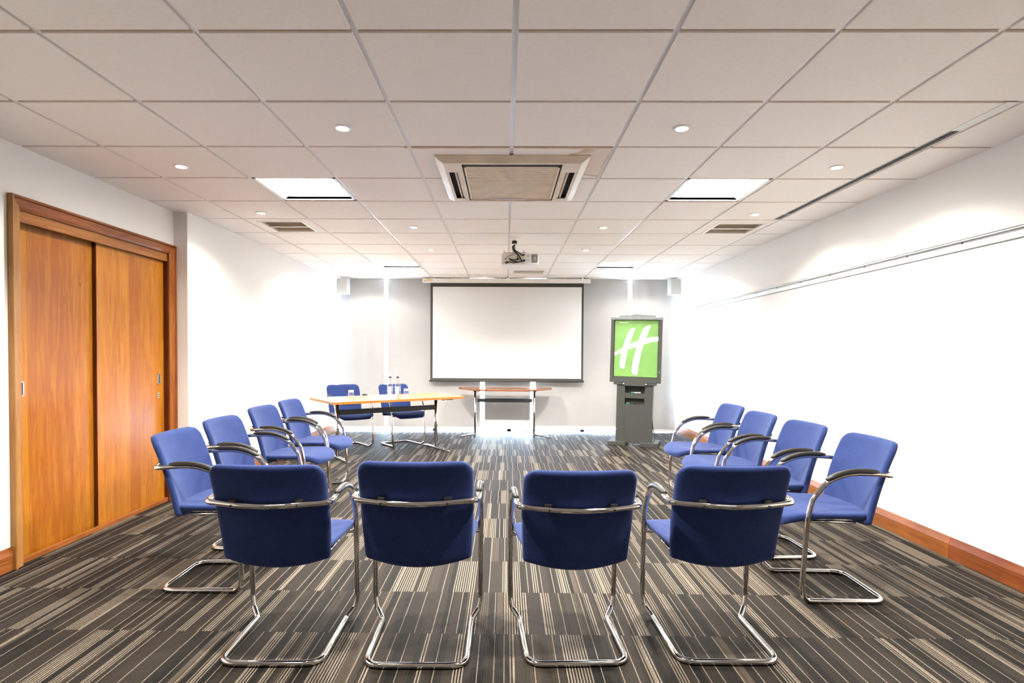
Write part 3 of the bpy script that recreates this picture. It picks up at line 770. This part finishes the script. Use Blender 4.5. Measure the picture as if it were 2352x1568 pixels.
    def spt(u, v, top):
        y0, y1 = -.150, .335
        y = y0 + (y1 - y0) * v
        W_ = .205 + .032 * math.sin(min(1, v * 1.35) * PI / 2)
        rf = .11; df = y1 - y; w_ = W_
        if df < rf: w_ -= (rf - math.sqrt(max(0, rf * rf - (rf - df) ** 2))) * .9
        x = u * w_
        y -= .028 * u * u * v                # bowed front
        z = .450 + .012 * v - .010 * (1 - u * u) * math.sin(v * PI)
        if v > .72: z -= .050 * ((v - .72) / .28) ** 2.0      # waterfall front
        ed = min(w_ - abs(x), df, (y - y0) + .02)
        e = .03; th = .022 + .014 * max(0, min(1, (v - .55) / .25))
        tt = math.sqrt(max(0, 1 - ((e - min(e, ed)) / e) ** 2))
        return Vector((x, y, z + (.012 * tt if top else -th * tt)))
    F = [[bm.verts.new(spt(2 * dd(i, NU) - 1, dd(j, NV), True)) for i in range(NU + 1)] for j in range(NV + 1)]
    K = [[bm.verts.new(spt(2 * dd(i, NU) - 1, dd(j, NV), False)) for i in range(NU + 1)] for j in range(NV + 1)]
    for j in range(NV):
        for i in range(NU):
            bm.faces.new((F[j][i], F[j][i + 1], F[j + 1][i + 1], F[j + 1][i])); bm.faces.new((K[j][i], K[j + 1][i], K[j + 1][i + 1], K[j][i + 1]))
    bmesh.ops.remove_doubles(bm, verts=bm.verts, dist=.0004)
    bmesh.ops.holes_fill(bm, edges=bm.edges, sides=0)
    obj('seat', bm, M['fabric'], t, smooth=True)
    bm = B(); tube(bm, [(-.246, .200, .418), (.246, .200, .418)], .008, 8); tube(bm, [(-.20, -.06, .415), (-.20, .2, .418)], .008, 8); tube(bm, [(.20, -.06, .415), (.20, .2, .418)], .008, 8)
    obj('seat_support', bm, M['chrome'], t, smooth=True)
    for s in (-1, 1):
        bm = B(); cyl(bm, (0, 0), .0045, .0045, 0, .004, 10); bmesh.ops.transform(bm, matrix=Matrix.Translation((s * .13, -.2665, .661)) @ Matrix.Rotation(PI / 2, 4, 'X'), verts=bm.verts); obj('screw_cap', bm, M['black'], t)
        bm = B(); box(bm, s * .13 - .014, s * .13 + .014, -.258, -.225, .662, .682); obj('bracket', bm, M['black'], t, bevel=.003)
    return t
CH = [(-.950, 2.501, 1.1, 1.0, 'blue armchair in the front row, seen from behind, nearest the wooden doors', 'f'),
      (-.359, 2.497, .9, 1.022, 'blue armchair in the front row, second from left, seen from behind', 'f'),
      (.290, 2.527, 3.2, .978, 'blue armchair in the front row, just right of the centre gap, seen from behind', 'f'),
      (.919, 2.551, .6, 1.0, 'blue armchair in the front row, rightmost of the four seen from behind', 'f'),
      (-1.593, 3.187, -88.4, 1.0, 'blue armchair in the left row, nearest the camera, in front of the sliding doors', 'l'),
      (-1.658, 3.826, -91.1, 1.0, 'blue armchair in the left row, second from the camera', 'l'),
      (-1.735, 4.64, -92.5, 1.0, 'blue armchair in the left row, third from the camera', 'l'),
      (-1.760, 5.30, -91.5, 1.0, 'blue armchair in the left row, farthest, beside the rectangular table', 'l'),
      (1.726, 3.131, 88.8, 1.0, 'blue armchair in the right row, nearest the camera, seen side-on', 'r'),
      (1.719, 3.759, 93.0, 1.0, 'blue armchair in the right row, second from the camera', 'r'),
      (1.702, 4.380, 91.9, 1.0, 'blue armchair in the right row, third from the camera', 'r'),
      (1.746, 5.056, 91.9, 1.0, 'blue armchair in the right row, farthest, nearest the lectern', 'r'),
      (-2.10, 7.70, 216, 1.0, 'blue armchair behind the rectangular table, left one of the two, by the left wall', 't'),
      (-1.436, 7.91, 219.1, 1.0, 'blue armchair behind the rectangular table, right one, behind the water bottles', 't')]
GR = dict(f='blue armchairs in the front row', l='blue armchairs in the left row', r='blue armchairs in the right row', t='blue armchairs behind the table')
c0 = make_chair()
for k, (x, y, a, s, lab, g) in enumerate(CH):
    if k == 0: c0.location = (x, y, 0); c0.rotation_euler = (0, 0, R(a)); c0['label'] = lab; c0['group'] = GR[g]
    else: dup(c0, (x, y, 0), R(a), lab, GR[g], (1, 1, s))

# ------------------------------------------------------------------ rectangular table
T = thing('table', 'rectangular wood-topped table with chrome legs and black modesty bar', 'table', (-1.451, 7.165, 0), R(36.35))
TH = .713
bm = B(); box(bm, -.86, .86, -.41, .41, TH - .004, TH, 0); box(bm, -.859, .859, -.409, .409, TH - .028, TH - .004, 1); obj('tabletop', bm, [M['tabletop'], M['tableedge']], T)
bm = B(); box(bm, -.645, .645, -.018, .012, .525, .585); obj('modesty_bar', bm, M['darkbar'], T, bevel=.002)
bm = B(); box(bm, -.70, .70, -.03, .03, TH - .045, TH - .028)
for x in (-.72, -.60, .60, .72): box(bm, x - .012, x + .012, -.32, -.29, TH - .046, TH - .028)
for x in (-.665, .665): box(bm, x - .03, x + .03, -.34, .34, TH - .042, TH - .028)
obj('under_frame', bm, M['darkbar'], T)
for s in (-1, 1):
    bm = B(); tube(bm, [(s * .665, 0, .035), (s * .665, 0, TH - .03)], .02, 14); lg = obj('leg', bm, M['chrome'], T, smooth=True)
    bm = B(); tube(bm, [(s * .665, -.365, .018), (s * .665, -.2, .026), (s * .665, .2, .026), (s * .665, .345, .018)], [.012, .021, .021, .012], 12, sq=.85); obj('foot', bm, M['chrome'], T, smooth=True)
# ------------------------------------------------------------------ semi-oval table
T2 = thing('side_table', 'semi-oval cherry-topped table under the projection screen', 'table', (-.005, 9.08, 0), R(-1))
bm = B(); poly = [(.735 * math.cos(PI + PI * k / 40), .62 * math.sin(PI + PI * k / 40)) for k in range(41)]
extr(bm, poly, .706, .73); obj('tabletop', bm, M['cherry'], T2, bevel=.003)
bm = B(); box(bm, -.42, .42, -.36, -.335, .522, .58); obj('modesty_bar', bm, M['darkbar'], T2, bevel=.002)
bm = B(); box(bm, -.47, .47, -.38, -.30, .69, .706); box(bm, -.48, -.42, -.40, -.05, .692, .706); box(bm, .42, .48, -.40, -.05, .692, .706); obj('under_frame', bm, M['darkbar'], T2)
for s in (-1, 1):
    bm = B(); tube(bm, [(s * .448, -.36, .03), (s * .448, -.36, .70)], .017, 12); obj('leg', bm, M['chrome'], T2, smooth=True)
    bm = B(); tube(bm, [(s * .448, -.36, .035), (s * .56, -.42, .030), (s * .66, -.50, .02)], [.016, .016, .012], 10); tube(bm, [(s * .448, -.38, .035), (s * .448, -.04, .02)], .014, 10); obj('foot', bm, M['chrome'], T2, smooth=True)
    bm = B(); tube(bm, [(s * .448 - .012, -.43, .017), (s * .448 + .012, -.43, .017)], .017, 12); obj('castor', bm, M['blackp'], T2, smooth='auto')
    bm = B(); cyl(bm, (s * .66, -.50), .012, .012, 0, .012, 12); obj('glide', bm, M['blackp'], T2)
# ------------------------------------------------------------------ drinks
def bottle(loc, label):
    t = thing('water_bottle', label, 'bottle', loc, 0, 'glass water bottles on the table')
    pr = [(0, .0), (.034, 0), (.0365, .004), (.0365, .150), (.034, .172), (.020, .205), (.0135, .225), (.0135, .252)]
    bm = B(); lathe(bm, pr, n=28); obj('bottle_glass', bm, M['drink'], t, smooth='auto')
    bm = B(); lathe(bm, [(0, .250), (.0155, .250), (.0155, .266), (.014, .269), (0, .269)], n=20); obj('cap', bm, M['blackp'], t, smooth='auto')
    bm = B()
    n = 28
    for k in range(-5, 5):
        a0, a1 = R(-90 + k * 7), R(-90 + (k + 1) * 7)
        quad(bm, [(.0372 * math.cos(a0), .0372 * math.sin(a0), .055), (.0372 * math.cos(a1), .0372 * math.sin(a1), .055), (.0372 * math.cos(a1), .0372 * math.sin(a1), .15), (.0372 * math.cos(a0), .0372 * math.sin(a0), .15)])
    obj('paper_label', bm, M['labelw'], t)
    bm = B()
    def patch(a_, b_, z0, z1, rr=.0376):
        k_ = max(1, int((b_ - a_) / 6))
        for q in range(k_):
            a0, a1 = R(-90 + a_ + (b_ - a_) * q / k_), R(-90 + a_ + (b_ - a_) * (q + 1) / k_)
            quad(bm, [(rr * math.cos(a0), rr * math.sin(a0), z0), (rr * math.cos(a1), rr * math.sin(a1), z0), (rr * math.cos(a1), rr * math.sin(a1), z1), (rr * math.cos(a0), rr * math.sin(a0), z1)])
    for z in range(6):
        patch(-18, -4 - (z % 2) * 3, .060 + z * .0125, .069 + z * .0125); patch(-2 - (z % 2) * 3, 16, .060 + z * .0125, .069 + z * .0125)
    patch(-10, -3, .139, .146); patch(2, 12, .141, .147); patch(-5, 5, .147, .151)
    obj('label_print', bm, M['label'], t)
bottle((-1.384, 6.885, TH), 'tall clear glass water bottle on the table, left one of the pair')
bottle((-1.290, 6.87, TH), 'tall clear glass water bottle on the table, right one of the pair, black cap')
def tumbler(loc, label):
    t = thing('tumbler', label, 'glass', loc, 0, 'upturned glasses on the table')
    bm = B(); lathe(bm, [(.041, .004), (.0405, .03), (.034, .062), (.031, .092), (0, .094)], n=26); obj('glass_bowl', bm, M['drink'], t, smooth='auto')
    bm = B(); lathe(bm, [(.0325, .064), (.0318, .088), (0, .0885)], n=26); obj('paper_cover', bm, M['labelw'], t, smooth='auto')
    bm = B()
    for a in (-100, -88, -76):
        a0, a1 = R(a - 4), R(a + 3); quad(bm, [(.0328 * math.cos(a0), .0328 * math.sin(a0), .072), (.0328 * math.cos(a1), .0328 * math.sin(a1), .072), (.0325 * math.cos(a1), .0325 * math.sin(a1), .080), (.0325 * math.cos(a0), .0325 * math.sin(a0), .080)])
    obj('cover_print', bm, M['black'], t)
    bm = B()
    for k in range(-4, 4):
        a0, a1 = R(-90 + k * 9), R(-90 + k * 9 + 9); h = .016 - abs(k + .5) * .003; quad(bm, [(.0418 * math.cos(a0), .0418 * math.sin(a0), .024), (.0418 * math.cos(a1), .0418 * math.sin(a1), .024), (.040 * math.cos(a1), .040 * math.sin(a1), .026 + h), (.040 * math.cos(a0), .040 * math.sin(a0), .026 + h)])
    obj('side_print', bm, M['purple'], t)
    bm = B(); cyl(bm, (0, 0), .046, .046, 0, .004, 26); obj('paper_mat', bm, M['amber'] if loc[0] < -1.6 else M['labelw'], t)
tumbler((-1.899, 7.052, TH), 'upturned water glass on the table, by itself near the left end')
tumbler((-1.278, 7.40, TH), 'upturned water glass on the table, at the back right of the bottles')

# ------------------------------------------------------------------ lectern / poster stand
LT = thing('lectern', 'dark grey lectern stand holding a green poster in its top frame', 'lectern', (1.78, 7.99, 0), R(-20))
RL = R(1.1)
def sk(o): o.rotation_euler = (0, RL, 0); return o
def holebox(bm, x0, x1, y0, y1, z0, z1): box(bm, x0, x1, y0, y1, z0, z1)
bm = B()
hw = .245; sw = .133
box(bm, -hw, -sw, -.03, .09, .03, .842); box(bm, sw, hw, -.03, .09, .03, .842)
box(bm, -sw, sw, -.027, .09, .03, .572); box(bm, -sw, sw, -.027, .09, .655, .725); box(bm, -sw, sw, -.027, .09, .817, .842)
box(bm, -sw, sw, .06, .09, .572, .655); box(bm, -sw, sw, .06, .09, .725, .817)
sk(obj('column_body', bm, M['grey'], LT))
bm = B(); m4 = Matrix.Translation((0, -.027, .03)) @ Matrix.Rotation(PI / 2, 4, 'X')
arc = [(.075 * math.cos(PI * k / 16), .075 * math.sin(PI * k / 16)) for k in range(17)]
extr(bm, arc, 0, .0015, m4); sk(obj('cable_port', bm, M['grey'], LT))
bm = B(); box(bm, -.29, .29, -.05, .03, .838, .868); sk(obj('ledge', bm, M['grey'], LT, bevel=.003))
bm = B(); box(bm, -.14, .14, -.085, -.05, .828, .868); box(bm, -.14, .14, -.085, -.07, .868, .872); sk(obj('pen_tray', bm, M['grey'], LT, bevel=.003))
for s in (-1, 1):
    bm = B(); box(bm, s * .15 - .008, s * .15 + .008, -.056, -.05, .848, .862); sk(obj('tray_clip', bm, M['white'], LT))
# head frame
bm = B(); W2 = .344
box(bm, -W2, -.300, -.055, .035, .872, 1.755); box(bm, .300, W2, -.055, .035, .872, 1.755); box(bm, -.300, .300, -.055, .035, .872, .945); box(bm, -.300, .300, -.02, .035, .945, 1.745)
sk(obj('head_frame', bm, M['grey'], LT, bevel=.002))
bm = B(); box(bm, -.350, .350, -.060, .04, 1.735, 1.768); sk(obj('top_cap', bm, M['greyl'], LT, bevel=.003))
bm = B(); m4 = Matrix.Translation((0, .03, 0)) @ Matrix.Rotation(PI / 2, 4, 'X')
extr(bm, [(-.245, 1.765), (.245, 1.765), (.245, 1.795), (0, 1.815), (-.245, 1.792)], -.02, .02, m4); sk(obj('gabled_ridge', bm, M['greyl'], LT))
bm = B(); box(bm, .318, .328, -.058, -.055, 1.02, 1.035); sk(obj('latch', bm, M['alu'], LT))
# poster (paper board) with its white sign
bm = B(); box(bm, -.293, .293, -.030, -.021, .952, 1.733); pst = sk(obj('poster', bm, M['green'], LT))
def PU(x, y):
    v = (y - 220) / 1055; u = (x - (225 - 25 * v)) / 810
    return (-.293 + .586 * u, 1.733 - .781 * v)
LOGO = [[(500, 400), (545, 372), (605, 365), (560, 490), (500, 660), (465, 775), (430, 940), (405, 1110), (395, 1128), (340, 1125), (318, 1090), (310, 1040), (325, 920), (345, 835), (370, 730), (420, 580), (460, 470)],
        [(870, 318), (892, 322), (850, 430), (800, 555), (760, 670), (720, 800), (690, 950), (665, 1080), (650, 1200), (640, 1240), (590, 1240), (552, 1212), (540, 1170), (550, 1050), (580, 900), (630, 715), (665, 600), (710, 470), (750, 385), (800, 338)],
        [(214, 835), (300, 780), (370, 740), (500, 667), (600, 625), (670, 600), (800, 555), (870, 538), (950, 529), (1033, 529), (1028, 606), (900, 625), (760, 668), (635, 715), (550, 742), (465, 775), (345, 832), (208, 890)]]
bm = B(); m4 = Matrix.Translation((0, -.030, 0)) @ Matrix.Rotation(PI / 2, 4, 'X')
for k, pl in enumerate(LOGO): extr(bm, [PU(*p) for p in pl], 0, .0010 + .0002 * k, m4)
box(bm, -.235, -.115, -.0312, -.030, 1.695, 1.702)
lg = obj('white_emblem', bm, M['posterwhite'], pst)
for s, nm_ in ((-1, 'l'), (1, 'r')):
    bm = B(); x0, x1 = (-.338, -.100) if s < 0 else (.100, .338)
    box(bm, x0, x1, -.114, .26, 0, .055); obj('foot', bm, M['grey'], LT, bevel=.004)
# cable
bm = B(); tube(bm, rounded([(.243, .02, .42), (.246, .02, .36), (.262, .02, .24), (.285, .0, .13), (.288, -.02, .08), (.255, -.02, .062), (.21, -.02, .061)], .04, seg=5), .005, 8); obj('power_cable', bm, M['blackp'], LT, smooth=True)
def lpt(x, y, z):
    m4 = Matrix.Translation((1.78, 7.99, 0)) @ Matrix.Rotation(R(-20), 4, 'Z') @ Matrix.Rotation(RL, 4, 'Y'); return m4 @ Vector((x, y, z))
def pen(p, rz, label, body):
    t = thing('marker_pen', label, 'marker', p, rz, 'marker pens in the lectern')
    bm = B(); tube(bm, [(-.025, 0, .007), (.065, 0, .007)], .007, 10); obj('barrel', bm, body, t, smooth=True)
    bm = B(); tube(bm, [(-.065, 0, .0075), (-.022, 0, .0075)], .0075, 10); obj('pen_cap', bm, M['greenink'], t, smooth=True)
    bm = B(); tube(bm, [(.065, 0, .007), (.074, 0, .007)], .0055, 10); obj('end_plug', bm, M['blackp'], t, smooth=True)
pen(lpt(.015, -.010, .7262), R(-20), 'green-capped white marker in the upper slot of the lectern', M['white'])
pen(lpt(-.045, -.010, .5735), R(-14), 'green-capped marker in the lower slot of the lectern, with darker barrel', M['darkbar'])
